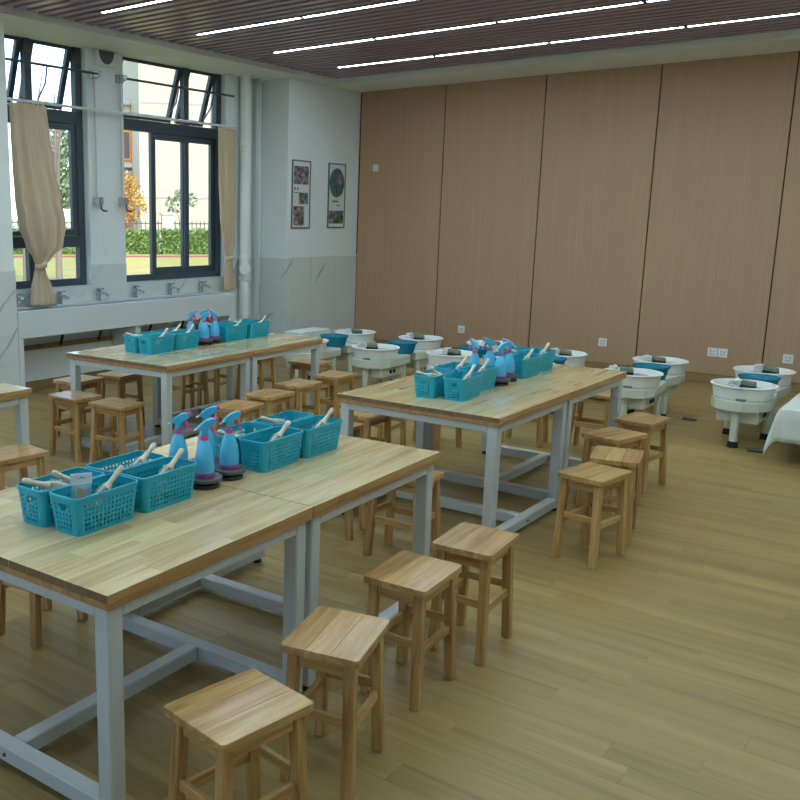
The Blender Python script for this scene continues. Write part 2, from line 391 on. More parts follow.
for j, ly in enumerate(LROWS):
    for i in range(6):
        x = -5.435+i*1.092
        if x+1.1 > SX1: continue
        wn = ('first','second','third','fourth','fifth','sixth','seventh','eighth','ninth')
        t = thing('strip_light', f'white strip light, {wn[i]} from the windows, {wn[j]} row from the brown wall', 'light', (x, ly, ZL), 0, 'strip lights between the ceiling slats')
        link('housing', hm, 'alu', t); link('diffuser', dm, 'led', t)

# ================================================================ WINDOWS
FX0, FX1 = -6.53, -6.47
def pane(parent, y0, y1, z0, z1, x=-6.5):
    return MB().box(x-.003, x+.003, y0, y1, z0, z1).build('pane', 'glass', parent)
def frame_bar(parent, name, y0, y1, z0, z1, x0=FX0, x1=FX1):
    return MB().box(x0, x1, y0, y1, z0, z1).build(name, 'winframe', parent, bevel=.003)
def sash(parent, y0, y1, z0, z1, name, tilt=0, x=-6.5, w=.035):
    """framed pane hinged on its top edge, swung outwards by tilt"""
    f = MB()
    f.box(-.02, .02, y0, y0+w, z0-z1, 0).box(-.02, .02, y1-w, y1, z0-z1, 0).box(-.02, .02, y0+w, y1-w, z0-z1, z0-z1+w).box(-.02, .02, y0+w, y1-w, -w, 0)
    o = f.build(name, 'winframe', parent, bevel=.003); o.location = (x, 0, z1); o.rotation_euler = (0, tilt, 0)
    p = MB().box(-.003, .003, y0+w, y1-w, z0-z1+w, -w).build('pane', 'glass', o)
    return o
def window(n, a, b, mull_up, lower, tilt):
    w = sempty(f'window_{n}')
    frame_bar(w, 'frame_jamb', a, a+.05, .882, 2.995); frame_bar(w, 'frame_jamb', b-.075, b, .882, 2.995)
    frame_bar(w, 'frame_sill', a+.05, b-.075, .882, .945); frame_bar(w, 'frame_head', a+.05, b-.075, 2.965, 2.995)
    frame_bar(w, 'transom', a+.05, b-.075, 2.29, 2.395)
    frame_bar(w, 'mullion', mull_up[0], mull_up[1], 2.395, 2.965)
    sash(w, a+.052, mull_up[0]-.002, 2.40, 2.96, 'awning_sash', tilt, w=.05); sash(w, mull_up[1]+.002, b-.077, 2.40, 2.96, 'awning_sash', tilt, w=.05)
    lower(w, a+.05, b-.075)
    return w
def low_left(w, a, b):
    frame_bar(w, 'transom', a, b, 1.225, 1.325)
    frame_bar(w, 'mullion', 4.86, 4.918, .945, 1.225); pane(w, a, 4.86, .945, 1.225); pane(w, 4.918, b, .945, 1.225)
    frame_bar(w, 'mullion', 4.86, 4.918, 1.325, 2.29)
    sash(w, 4.918, b-.002, 1.327, 2.288, 'casement_sash', w=.055); sash(w, a+.002, 4.858, 1.327, 2.288, 'casement_sash', w=.04)
def low_right(w, a, b):
    sash(w, 6.332, 6.86, .947, 2.288, 'sliding_sash', x=-6.492, w=.06); sash(w, 6.79, b-.002, .947, 2.288, 'sliding_sash', x=-6.512, w=.055)
    MB().box(-6.468, -6.455, 6.80, 6.815, 1.42, 1.5).build('latch', 'black', w)
def low_plain(w, a, b):
    m = (a+b)/2; frame_bar(w, 'mullion', m-.03, m+.03, .945, 2.29); pane(w, a, m-.03, .945, 2.29); pane(w, m+.03, b, .945, 2.29)
window(1, *WINS[2], (4.885, 4.955), low_left, R(18))
window(2, *WINS[3], (6.79, 6.862), low_right, R(18))
for i in (0, 1):
    a, b = WINS[i]; window(3+i, a, b, ((a+b)/2-.03, (a+b)/2+.03), low_plain, R(18))

for i, (a, b) in enumerate(FW):
    w = sempty(f'window_{5+i}'); m = (a+b)/2
    for x0, x1 in ((a, a+.05), (m-.03, m+.03), (b-.05, b)): MB().box(x0, x1, Y0-.13, Y0-.07, .87, 2.8).build('frame_jamb', 'winframe', w)
    for z0, z1 in ((.87, .93), (2.29, 2.37), (2.75, 2.8)): MB().box(a+.05, m-.03, Y0-.13, Y0-.07, z0, z1).box(m+.03, b-.05, Y0-.13, Y0-.07, z0, z1).build('transom', 'winframe', w)
    for x0, x1 in ((a+.05, m-.03), (m+.03, b-.05)): MB().box(x0, x1, Y0-.102, Y0-.098, .93, 2.29).build('pane', 'glass', w); MB().box(x0, x1, Y0-.102, Y0-.098, 2.37, 2.75).build('pane', 'glass', w)

# window-opener shafts, crank rods and the curtain rail
def opener(y0, y1, yc, label, hinges):
    t = thing('window_opener', label, 'window opener', (-6.36, yc, 1.5), 0, 'window openers on the wall by the windows')
    q = lambda x, y, z: (x+6.36, y-yc, z-1.5)
    MB().tube([q(-6.31, y0, 2.713), q(-6.31, y1, 2.713)], .011, 8).build('shaft', 'dark', t, 40)
    MB().box(-.04, .0, -.035, .035, 2.68-1.5, 2.75-1.5).box(0, .06, -.02, .02, 2.69-1.5, 2.74-1.5).build('gear_box', 'alu', t, bevel=.004)
    MB().tube([q(-6.375, yc, 2.69), q(-6.375, yc, 1.64)], .0065, 6).build('crank_rod', 'alu', t, 40)
    MB().box(-.04, .045, -.03, .03, 1.6-1.5, 1.665-1.5).build('crank_bracket', 'alu', t, bevel=.004)
    MB().tube([q(-6.325, yc, 1.62), q(-6.31, yc, 1.56), q(-6.31, yc+.012, 1.548), q(-6.31, yc+.06, 1.545)], .009, 8).build('crank_handle', 'dark', t, 40)
    for h in hinges:
        MB().tube([q(-6.31, h, 2.713), q(-6.36, h+.015, 2.58), q(-6.47, h+.02, 2.46)], .008, 6).build('push_arm', 'dark', t, 40)
opener(4.47, 5.535, 5.55, 'crank window opener with grey shaft at the curtained casement window', (4.99,))
opener(5.84, 7.36, 5.855, 'crank window opener with grey shaft at the sliding window', (6.55, 7.05))
t = thing('curtain_rail', 'slim white curtain rail running across both windows', 'curtain rail', (-6.315, 5.9, 2.41))
MB().tube([(0, 4.40-5.9, 0), (0, 7.42-5.9, 0)], .012, 8).build('rail', 'pvc', t, 40)
for y in (4.5, 5.72, 7.41): MB().tube([(-.086, y-5.9, .005), (0, y-5.9, .005)], .009, 6).build('rail_bracket', 'pvc', t, 40)

# curtains
def curtain(name, label, rows, folds, xc, ztie, tie, seed):
    """rows: (z, y_min, y_max, depth) from the rail down"""
    t = thing(name, label, 'curtain', (xc, (rows[0][1]+rows[0][2])/2, rows[-1][0]))
    oy, oz = t.location.y, t.location.z
    nu, nv = 72, 64; vs = []; fs = []; q = random.Random(seed); ph = [q.uniform(-.5, .5) for _ in range(folds+2)]
    for j in range(nv+1):
        z = rows[0][0]+(rows[-1][0]-rows[0][0])*j/nv
        for a, b in zip(rows, rows[1:]):
            if b[0] <= z <= a[0]+1e-9: break
        f = (a[0]-z)/(a[0]-b[0]); f = f*f*(3-2*f); y0, y1, d = (a[k]+(b[k]-a[k])*f for k in (1, 2, 3))
        for i in range(nu+1):
            u = i/nu; w = math.sin(u*folds*2*math.pi+ph[int(u*folds)]*.8+.25*math.sin(z*3+u*5))
            belly = d*1.4*math.sin(u*math.pi)
            vs.append((belly+d*.45*w, y0+(y1-y0)*u+.006*math.sin(u*folds*2*math.pi*1.0+1.2)-oy, z-oz))
    for j in range(nv):
        for i in range(nu): p = j*(nu+1)+i; fs.append((p, p+1, p+nu+2, p+nu+1))
    o = MB().add(vs, fs).build('fabric', 'curtain', t, 80); md = o.modifiers.new('thick', 'SOLIDIFY'); md.thickness = .004
    y0, y1 = tie; c = (y0+y1)/2-oy; h = (y1-y0)/2
    ring = [(math.cos(a)*.042+.018, c+math.sin(a)*(h+.008), math.sin(a)*.012+ztie-oz) for a in [2*math.pi*k/24 for k in range(24)]]
    bt = MB(); n = 24; bt.add([(x, y, z+dz) for dz in (-.022, .022) for x, y, z in ring], [(k, (k+1) % n, n+(k+1) % n, n+k) for k in range(n)])
    b = bt.build('tie_band', 'curtain', t, 60); md = b.modifiers.new('thick', 'SOLIDIFY'); md.thickness = .005
    hk = MB()
    for k in range(7): yk = rows[0][1]+(rows[0][2]-rows[0][1])*(k+.5)/7-oy; hk.box(-.004, .004, yk-.004, yk+.004, rows[0][0]-oz-.01, rows[0][0]-oz+.018)
    hk.build('hooks', 'pvc', t)
curtain('curtain', 'bulging beige curtain tied back with its tail over the wash trough', [(2.385, 4.585, 4.955, .03), (2.2, 4.59, 4.975, .035), (1.9, 4.60, 5.02, .05), (1.65, 4.615, 5.085, .06), (1.42, 4.64, 5.12, .075), (1.25, 4.70, 5.085, .065), (1.14, 4.77, 4.96, .03), (1.085, 4.795, 4.88, .02), (1.02, 4.77, 4.895, .02), (.9, 4.735, 4.95, .025), (.742, 4.715, 4.99, .028)], 4, -6.30, 1.085, (4.79, 4.885), 3)
curtain('curtain', 'narrow beige curtain tied back beside the white drain pipe', [(2.385, 7.10, 7.375, .03), (1.9, 7.115, 7.385, .03), (1.5, 7.14, 7.385, .03), (1.25, 7.18, 7.365, .025), (1.085, 7.225, 7.325, .02), (1.0, 7.215, 7.335, .02), (.745, 7.2, 7.375, .025)], 6, -6.30, 1.085, (7.222, 7.328), 8)

# drain pipe, wall fittings
t = thing('drain_pipe', 'white plastic drain pipe with round clean-out cap beside the pillar', 'pipe', (-6.32, 7.56, 0))
MB().tube([(0, 0, 0), (0, 0, ZS)], .055, 20).build('pipe', 'pvc', t, 40)
for z in (.46, .86, 1.08, 2.25): MB().lathe([(.0555, -.03), (.064, -.026), (.064, .026), (.0555, .03)], 20, (0, 0, z), True).build('collar', 'pvc', t, 40)
MB().tube([(.03, -.03, .965), (.08, -.085, .965)], .05, 18).build('clean_out', 'pvc', t, 40)
MB().tube([(.08, -.085, .965), (.092, -.099, .965)], .06, 18).build('clean_out_cap', 'pvc', t, 40)
t = thing('wall_conduit', 'slim grey conduit box running up beside the pillar and pipe', 'conduit', (-6.37, 7.80, 0))
MB().box(-.03, .03, -.03, .03, 0, ZS).build('conduit_body', 'frame', t, bevel=.005)
t = thing('wall_speaker', 'white square wall plate with grey round grille under the ceiling edge', 'speaker', (-6.395, 5.69, 2.80))
MB().box(-.005, .03, -.115, .115, .0, .13).build('plate', 'pvc', t, bevel=.006)
MB().prism([(.088*math.cos(a), .125+.11*math.sin(a)) for a in [math.pi+math.pi*k/16 for k in range(17)]], .031, .036, lambda a, b, c: (c, a, b)).build('grille', 'dark', t)
t = thing('wall_switch', 'small white switch plate between the two windows', 'switch', (-6.398, 5.68, 1.15))
MB().box(-.004, .006, -.035, .035, 0, .075).build('plate', 'plate', t, bevel=.003); MB().box(.006, .010, -.022, .022, .015, .06).build('rocker', 'plate', t, bevel=.002)
def socket(x, z, label, sz=.082, kind='wall_socket', cat='socket'):
    t = thing(kind, label, cat, (x, YB, z-sz/2))
    MB().box(-sz/2, sz/2, -.010, -.0005, 0, sz).build('plate', 'plate', t, bevel=.003)
    if kind == 'wall_socket':
        for dx in (-.014, .014): MB().box(dx-.004, dx+.004, -.0115, -.010, sz*.55, sz*.72).build('slot', 'slot', t)
        for dx in (-.016, 0, .016): MB().box(dx-.003, dx+.003, -.0115, -.010, sz*.22, sz*.4).build('slot', 'slot', t)
    else: MB().box(-sz*.3, sz*.3, -.014, -.010, sz*.2, sz*.8).build('rocker', 'pvc', t, bevel=.001)
    return t
socket(-5.796, 2.078, 'small white thermostat switch high on the brown wall by the pillar', .075, 'wall_switch', 'switch')
socket(-4.607, .293, 'white wall socket low on the second brown panel from the pillar')
socket(-3.048, .293, 'white wall socket low on the third brown panel from the pillar')
socket(-2.031, .293, 'white wall socket, pillar-side one of the adjoining pair'); socket(-1.943, .293, 'white wall socket with one dark hole, far side of the adjoining pair from the pillar')
socket(-1.408, .293, 'white wall socket low on the fifth brown panel from the pillar')

# posters on the pillar
def poster(y0, y1, z0, z1, label):
    t = thing('poster', label, 'poster', (XC-.008, (y0+y1)/2, z0)); w = (y1-y0)/2; h = z1-z0
    MB().box(0, .006, -w+.012, w-.012, .012, h-.012).build('sheet', 'poster', t)
    MB().box(0, .012, -w, -w+.014, 0, h).box(0, .012, w-.014, w, 0, h).box(0, .012, -w+.014, w-.014, 0, .014).box(0, .012, -w+.014, w-.014, h-.014, h).build('frame', 'posterframe', t)
    def im(a, b, c, d, m): MB().box(.006, .0072, -w+2*w*a, -w+2*w*b, h*(1-d), h*(1-c)).build('picture', m, t)
    return t, im, w, h
t, im, w, h = poster(7.996, 8.333, 1.387, 2.112, 'narrow framed poster of three pottery photographs on the pillar')
im(.1, .9, .085, .35, 'photo_grey'); im(.38, .88, .47, .64, 'photo_grey'); im(.1, .68, .67, .96, 'photo_brown')
for a in (.13, .28): MB().box(.006, .0072, -w+2*w*a, -w+2*w*(a+.06), h*.565, h*.605).build('print_mark', 'ink', t)
MB().box(.006, .0072, -w+2*w*.1, -w+2*w*.33, h*.523, h*.535).build('print_mark', 'inkbrown', t)
# pale bowl shapes printed in the photographs
def disc(parent, name, cy, cz, ry, rz, m, x0=.0072, x1=.0082, n=28):
    return MB().prism([(cy+ry*math.cos(2*math.pi*k/n), cz+rz*math.sin(2*math.pi*k/n)) for k in range(n)], x0, x1, lambda a, b, c: (c, a, b)).build(name, m, parent)
disc(t, 'printed_bowl', .0, h*.78, w*.42, h*.075, 'photo_brown'); disc(t, 'printed_cup', -w*.22, h*.17, w*.36, h*.075, 'photo_grey')
t, im, w, h = poster(8.679, 9.022, 1.39, 2.113, 'narrow framed poster with a round blue floral plate on the pillar')
disc(t, 'printed_plate', 0, h*.70, w*.88, h*.225, 'plate_art', .006, .0072)
for dy, dz in ((.35, .745), (.28, .715), (.42, .72)): disc(t, 'printed_petal', w*dy, h*dz, w*.13, h*.032, 'petal')
im(.07, .5, .73, .93, 'photo_grey'); im(.5, .93, .73, .93, 'photo_green')
for a in (.25, .34, .43, .52): MB().box(.006, .0072, -w+2*w*a, -w+2*w*(a+.06), h*.40, h*.43).build('print_mark', 'ink', t)
MB().box(.006, .0072, -w+2*w*.5, -w+2*w*.72, h*.345, h*.36).build('print_mark', 'inkbrown', t)

# wash trough
SY_A, SY_B, SXF, ST, SB = 4.392, 7.03, -6.026, .74, .52
t = thing('wash_trough', 'long pale stone wash trough under the windows', 'sink', (-6.2, 5.7, 0))
q = lambda y: y-5.7
MB().box(.149, .174, q(SY_A), q(SY_B), SB, ST).build('front_panel', 'sink', t, bevel=.004)
MB().box(.12, .149, q(SY_A), q(SY_B), ST-.022, ST).box(-.2, -.115, q(SY_A), q(SY_B), ST-.022, ST).box(-.115, .12, q(SY_A), q(SY_A)+.05, ST-.022, ST).box(-.115, .12, q(SY_B)-.05, q(SY_B), ST-.022, ST).build('rim', 'sink', t, bevel=.003)
MB().box(-.115, .12, q(SY_A)+.02, q(SY_B)-.02, .575, .59).box(-.13, -.115, q(SY_A)+.02, q(SY_B)-.02, .575, ST-.022).box(.12, .135, q(SY_A)+.02, q(SY_B)-.02, .575, ST-.022).build('trough_basin', 'basinst', t)
MB().box(-.2, .149, q(SY_A), q(SY_A)+.03, 0, ST-.022).box(.149, .174, q(SY_A), q(SY_A)+.05, 0, SB).build('end_panel', 'sink', t, bevel=.003)
MB().box(-.2, .149, q(SY_B)-.03, q(SY_B), 0, ST-.022).box(.149, .174, q(SY_B)-.05, q(SY_B), 0, SB).build('end_panel', 'sink', t, bevel=.003)
MB().box(-.18, .149, q(5.70), q(5.76), 0, .575).build('divider', 'sink', t, bevel=.003)
MB().box(-.2, -.17, q(SY_A)+.05, q(5.70), .36, .40).box(-.2, -.17, q(5.76), q(SY_B)-.03, .36, .40).build('back_rail', 'base', t)
for y in (5.02, 5.46, 6.1, 6.55):
    MB().tube([(-.06, q(y), .575), (-.07, q(y)+.01, .52), (-.12, q(y)+.05, .45), (-.15, q(y)+.05, .38)], .012, 8).build('drain_hose', 'rubber', t, 60)
NUM = ('first', 'second', 'third', 'fourth', 'fifth', 'sixth')
for i, y in enumerate((4.62, 5.09, 5.535, 5.99, 6.46, 6.92)):
    f = thing('faucet', f'chrome lever faucet on the wash trough, {NUM[5-i]} from the drain pipe', 'faucet', (-6.362, y, ST), 0, 'faucets along the wash trough')
    MB().lathe([(.024, 0), (.024, .008), (.019, .012), (.019, .095), (.0, .1)], 16).build('body', 'chrome', f, 40)
    MB().tube([(0, 0, .07), (.05, .0, .072), (.115, .0, .062)], .011, 10).tube([(.112, 0, .066), (.112, 0, .045)], .010, 10).build('spout', 'chrome', f, 50)
    MB().box(-.022, .06, -.014, .014, .104, .116).box(-.012, .012, -.01, .01, .096, .106).build('lever', 'chrome', f, bevel=.003)

# ================================================================ TABLES
TW_, TL_, TZ = .869, .857, .63
def make_table(cross, label, loc, rz, seed):
    t = thing('work_table', label, 'table', loc, rz, 'work tables')
    w, l = TW_/2, TL_/2; q = random.Random(seed)
    slab = MB().box(-w+.001, w-.001, -l+.001, l-.001, TZ-.04, TZ-.021).build('tabletop', 'slab', t, bevel=.002)
    n = 12; sw = TW_/n
    for i in range(n):
        x0 = -w+i*sw; y = -l; first = True
        while y < l-.001:
            ln = q.uniform(.28, .62)*(q.uniform(.4, 1) if first else 1); y1 = y+ln; first = False
            if l-y1 < .14: y1 = l
            g = .0003
            me = MB().box(-sw/2+g, sw/2-g, -(y1-y)/2+g, (y1-y)/2-g, -.021, 0).mesh('stave')
            for mn in ('stave', 'endgrain', 'edgew'): me.materials.append(M[mn])
            for f in me.polygons: f.material_index = 1 if (f.normal.y < -.9 and y < -l+.001) or (f.normal.y > .9 and y1 > l-.001) else 2 if (f.normal.x < -.9 and i == 0) or (f.normal.x > .9 and i == n-1) else 0
            link('stave', me, None, slab, .0004, (x0+sw/2, (y+y1)/2, TZ))
            y = y1
    b = .05; ix, iy = w-.014, l-.014
    lm = MB().box(-b/2, b/2, -b/2, b/2, .018, TZ-.0405).mesh('leg'); fm = MB().lathe([(.02, 0), (.022, .006), (.016, .018)], 12).mesh('foot')
    for sx in (-1, 1):
        for sy in (-1, 1):
            lg = link('leg', lm, 'frame', t, .004, (sx*(ix-b/2), sy*(iy-b/2), 0)); link('foot_pad', fm, 'rubber', lg)
    for sx in (-1, 1): MB().box(-.012, .012, -iy+b, iy-b, TZ-.076, TZ-.0405).build('apron', 'frame', t, bevel=.003, loc=(sx*(ix-.014), 0, 0))
    for sy in (-1, 1): MB().box(-ix+b, ix-b, -.012, .012, TZ-.076, TZ-.0405).build('apron', 'frame', t, bevel=.003, loc=(0, sy*(iy-.014), 0))
    z0, z1 = .022, .070
    if cross == 'X':
        for sy in (-1, 1): MB().box(-ix+b, ix-b, -b/2, b/2, z0, z1).build('floor_rail', 'frame', t, bevel=.004, loc=(0, sy*(iy-b/2), 0))
        MB().box(-.025, .025, -iy+b, iy-b, z0, z1-.001).build('cross_beam', 'frame', t, bevel=.004)
        bolts = [(0, sy*(iy+.001), 1) for sy in (-1, 1)]
    else:
        for sx in (-1, 1): MB().box(-b/2, b/2, -iy+b, iy-b, z0, z1).build('floor_rail', 'frame', t, bevel=.004, loc=(sx*(ix-b/2), 0, 0))
        MB().box(-ix+b, ix-b, -.025, .025, z0, z1-.001).build('cross_beam', 'frame', t, bevel=.004)
        bolts = [(sx*(ix+.001), 0, 0) for sx in (-1, 1)]
    for x, y, ax in bolts:
        d = (0, .003, 0) if ax else (.003, 0, 0)
        MB().tube([(x-d[0], y-d[1], .046), (x+d[0], y+d[1], .046)], .006, 8).build('bolt', 'dark', t)
    return t
SETS = {'N': (-1.499, 1.309, 1.964), 'M': (-1.637, 3.727, -.24), 'B': (-3.728, 3.755, 2.788), 'L': (-3.69, 1.085, 1.9)}
def P(k, lx, ly, z=0):
    x, y, a = SETS[k]; a = R(a)
    return (x+lx*math.cos(a)-ly*math.sin(a), y+lx*math.sin(a)+ly*math.cos(a), z)
tb = [('N', 0, 'X', 'wooden work table farthest from the brown wall, grey steel frame'),
      ('N', 1, 'Y', 'wooden work table butted behind the one farthest from the brown wall'),
      ('M', 0, 'Y', 'wooden work table before the pottery wheels, the stool-lined one away from them'),
      ('M', 1, 'X', 'wooden work table closest to the pottery wheels'),
      ('B', 0, 'X', 'glossy wooden work table by the wash trough, nearer the pillar without posters'),
      ('B', 1, 'Y', 'wooden work table by the trough whose end faces the postered pillar'),
      ('L', 1, 'X', 'bare wooden work table with nothing on it')]
for i, (k, j, c, lab) in enumerate(tb):
    make_table(c, lab, P(k, -TW_/2-.001, .859*(j+.5)), R(SETS[k][2]), 20+i)

# ================================================================ STOOLS
SH = .396
def make_stool():
    t = thing('wooden_stool', 'wooden stool', 'stool', (0, 0, 0), 0, 'wooden stools')
    w, l, th = .1085, .139, .022; xs = [-w, -.038, .030, w]
    def rc(x, y, sx, sy, r=.012): return [(x-sx*r+sx*r*math.cos(a), y-sy*r+sy*r*math.sin(a)) for a in (0, R(30), R(60), R(90))]
    for i in range(3):
        a, b = xs[i]+.0002, xs[i+1]-.0002; c = (a+b)/2; a -= c; b -= c
        if i == 0: poly = [(b, l), ]+rc(a, l, -1, 1)[::-1]+rc(a, -l, -1, -1)+[(b, -l)]
        elif i == 2: poly = rc(b, l, 1, 1)+[(a, l), (a, -l)]+rc(b, -l, 1, -1)[::-1]
        else: poly = [(a, -l), (b, -l), (b, l), (a, l)]
        MB().prism(poly, SH-th, SH).build('seat_board', 'seat', t, bevel=.0012, loc=(c, 0, 0), seg=1)
    tx, ty, bx, by = .078, .107, .0885, .1265
    for sx in (-1, 1):
        for sy in (-1, 1):
            g = .0155; p0 = (sx*bx, sy*by); p1 = (sx*tx, sy*ty)
            vs = [(p[0]+a*g, p[1]+b*g, z) for p, z in ((p0, 0), (p1, SH-th-.0005)) for a, b in ((-1,-1),(1,-1),(1,1),(-1,1))]
            MB().add(vs, [(3,2,1,0),(4,5,6,7),(0,1,5,4),(1,2,6,5),(2,3,7,6),(3,0,4,7)]).build('leg', 'legw', t, bevel=.003)
    at = lambda z: (bx+(tx-bx)*z/(SH-th), by+(ty-by)*z/(SH-th))
    for z, h, nm in ((SH-th-.021, .040, 'apron'), (.20, .028, 'stretcher')):
        x, y = at(z); g = .0158
        for sx in (-1, 1): MB().box(-.0075, .0075, -y+g, y-g, z-h/2-(.018 if nm == 'stretcher' else 0), z+h/2-(.018 if nm == 'stretcher' else 0)).build(nm, 'raily', t, bevel=.002, loc=(sx*x, 0, 0))
        for sy in (-1, 1): MB().box(-x+g, x-g, -.0075, .0075, z-h/2+(.008 if nm == 'stretcher' else 0), z+h/2+(.008 if nm == 'stretcher' else -.0)).build(nm, 'railx', t, bevel=.002, loc=(0, sy*y, 0))
    return t
st0 = make_stool(); used = [0]
def ordl(n): return ('first', 'second', 'third', 'fourth', 'fifth')[n]
stools = []
# open-floor side of the table farthest from the brown wall
for i, (x, y, a) in enumerate([(-1.226, 1.46, -9), (-1.265, 1.916, 13.5), (-1.329, 2.44, 3), (-1.31, 2.847, 4)]):
    stools.append((x, y, a, f'wooden stool, {ordl(3-i)} from the brown wall on the floor side of the farthest table pair', 'stools on the floor side of the farthest tables'))
for i, (x, y, a) in enumerate([(-1.295, 3.996, -9), (-1.323, 4.38, 12), (-1.478, 4.815, -14), (-1.481, 5.316, -8)]):
    stools.append((x, y, a, f'wooden stool, {ordl(3-i)} from the wheels on the floor side of the table before them', 'stools on the floor side before the wheels'))
for i, (x, y, a) in enumerate([(-4.393, 3.605, -90), (-4.021, 3.62, -86)]):
    stools.append((x, y, a, f'wooden stool, trough-side table end farthest from the brown wall, {ordl(i)} from the trough', 'stools at the end of the trough-side tables'))
for i, (x, y, a) in enumerate([(-4.83, 4.0, 5), (-4.79, 4.36, 8), (-4.80, 5.06, -6), (-4.85, 5.46, 8)]):
    stools.append((x, y, a, f'wooden stool between trough and table, {ordl(3-i)} from the postered pillar', 'stools between the trough and the table'))
for i, (x, y, a) in enumerate([(-4.64, 5.72, -90), (-4.11, 5.73, -90)]):
    stools.append((x, y, a, f'wooden stool at the trough-side table end facing the wheels, {ordl(i)} from the trough', 'stools at the table end facing the wheels'))
for i, (x, y, a) in enumerate([(-3.43, 4.05, 8), (-3.53, 4.484, 3), (-3.613, 4.907, 4), (-3.63, 5.37, 6)]):
    stools.append((x, y, a, f'wooden stool in the aisle along the trough-side table, {ordl(3-i)} from the wheels', 'stools in the aisle between the tables'))
for i, (x, y, a) in enumerate([(-2.695, 3.985, 1), (-2.755, 4.41, 0), (-2.98, 4.98, 3), (-2.82, 5.42, 62)]):
    stools.append((x, y, a, f'wooden stool on the aisle side of the table before the wheels, {ordl(3-i)} from the wheels', 'stools on the aisle side before the wheels'))
for i, (x, y, a) in enumerate([(-2.40, 5.87, -82), (-1.97, 5.95, -88)]):
    stools.append((x, y, a, f'wooden stool between table end and wheels, {ordl(i)} from the aisle', 'stools between the table end and the wheels'))
for i, (x, y, a) in enumerate([(-2.37, 3.52, -80), (-1.93, 3.43, -90)]):
    stools.append((x, y, a, f'wooden stool in the gap between the two table pairs, {ordl(i)} from the aisle', 'stools in the gap between table pairs'))
stools.append((-2.577, 1.93, 10, 'wooden stool on the aisle side of the table farthest from the brown wall', None))
stools.append((-3.51, 2.49, -4, 'wooden stool beside the bare empty table', None))
for i, (x, y, a, lab, g) in enumerate(stools):
    g = g or 'wooden stools'
    if i == 0: st0.location = (x, y, 0); st0.rotation_euler = (0, 0, R(a)); st0['label'] = lab; st0['group'] = g
    else: dup(st0, (x, y, 0), R(a), lab, g)

# ================================================================ BASKETS AND BOTTLES
def rrect(w, l, r, nl, ns, nc=3):
    """rounded rectangle as points with a flag for straight segments"""
    pts = []; w /= 2; l /= 2
    def edge(a, b, n, tagk):
        for i in range(n): f = i/n; pts.append((a[0]+(b[0]-a[0])*f, a[1]+(b[1]-a[1])*f, tagk, i))
    def corner(cx, cy, a0):
        for i in range(nc): a = R(a0+90*i/nc); pts.append((cx+r*math.cos(a), cy+r*math.sin(a), 'c', i))
    edge((w, -l+r), (w, l-r), nl, 'l'); corner(w-r, l-r, 0)
    edge((w-r, l), (-w+r, l), ns, 's'); corner(-w+r, l-r, 90)
    edge((-w, l-r), (-w, -l+r), nl, 'l'); corner(-w+r, -l+r, 180)
    edge((-w+r, -l), (w-r, -l), ns, 's'); corner(w-r, -l+r, 270)
    return pts
def make_basket():
    t = thing('storage_basket', 'basket', 'basket', (0, 0, 0), 0, 'baskets')
    H = .110; NL, NS = 27, 11
    A = rrect(.099, .216, .016, NL, NS); B = rrect(.116, .241, .018, NL, NS); n = len(A)
    zs = [0, .012]; nr = 6
    for i in range(nr): zs += [zs[-1]+.0085, zs[-1]+.0085+.0052]
    zs.append(H); vs = []; fs = []
    for z in zs:
        f = z/H
        vs += [(a[0]+(b[0]-a[0])*f, a[1]+(b[1]-a[1])*f, z) for a, b in zip(A, B)]
    for j in range(len(zs)-1):
        for i in range(n):
            k = A[i][2]; q = A[i][3]
            hole = (k in 'ls' and q % 2 == 1 and 1 <= j <= 2*nr and j % 2 == 1)
            if k == 's' and 3 <= q <= 7 and 9 <= j <= 11: hole = True
            if k == 's' and q in (3, 7) and j == 9: hole = False
            if hole: continue
            fs.append((j*n+i, j*n+(i+1) % n, (j+1)*n+(i+1) % n, (j+1)*n+i))
    fs.append(tuple(range(n-1, -1, -1)))
    b = MB().add(vs, fs).build('basket_body', 'teal', t); md = b.modifiers.new('thick', 'SOLIDIFY'); md.thickness = .0022; md.offset = 1
    C = rrect(.1165, .2415, .018, 1, 1, 5)
    ring = [Vector((x, y, H)) for x, y, _, _ in C]; pv = []; pf = []; m = len(ring)
    prof = [(-.002, .001), (.0035, .001), (.0045, -.002), (.0045, -.007), (.0032, -.007), (.0022, -.0015), (-.002, -.0015)]
    for i, p in enumerate(ring):
        o = Vector((p.x, p.y, 0)); d = ((ring[(i+1) % m]-ring[i-1]).normalized()); nn = Vector((d.y, -d.x, 0))
        for a, z in prof: pv.append(p+nn*a+Vector((0, 0, z)))
    k = len(prof)
    for i in range(m):
        for q in range(k): pf.append((i*k+q, ((i+1) % m)*k+q, ((i+1) % m)*k+(q+1) % k, i*k+(q+1) % k))
    MB().add(pv, pf).build('rim', 'teal', t, 50)
    return t
bk0 = make_basket(); bk_first = [True]
def make_tool():
    t = thing('clay_tool', 'tool', 'clay tool', (0, 0, 0), 0, 'clay tools')
    MB().lathe([(0, -.002), (.014, 0), (.0125, .008), (.0085, .02), (.0075, .045), (.0092, .066), (.008, .076), (0, .081)], 12).build('handle', 'cream', t, 60)
    MB().prism([(-.014, 0), (.014, 0), (.017, -.02), (.015, -.06), (-.015, -.06), (-.017, -.02)], -.006, .006, lambda a, b, c: (a, c, b)).build('paddle', 'cream', t, bevel=.003)
    b = MB().prism([(-.021, .004), (.021, .004), (.023, -.03), (.021, -.072), (-.021, -.072), (-.023, -.03)], -.009, .009, lambda a, b, c: (a, c, b)).build('plastic_sleeve', 'bag', t, bevel=.004)
    return t
tl0 = make_tool(); tl_first = [True]
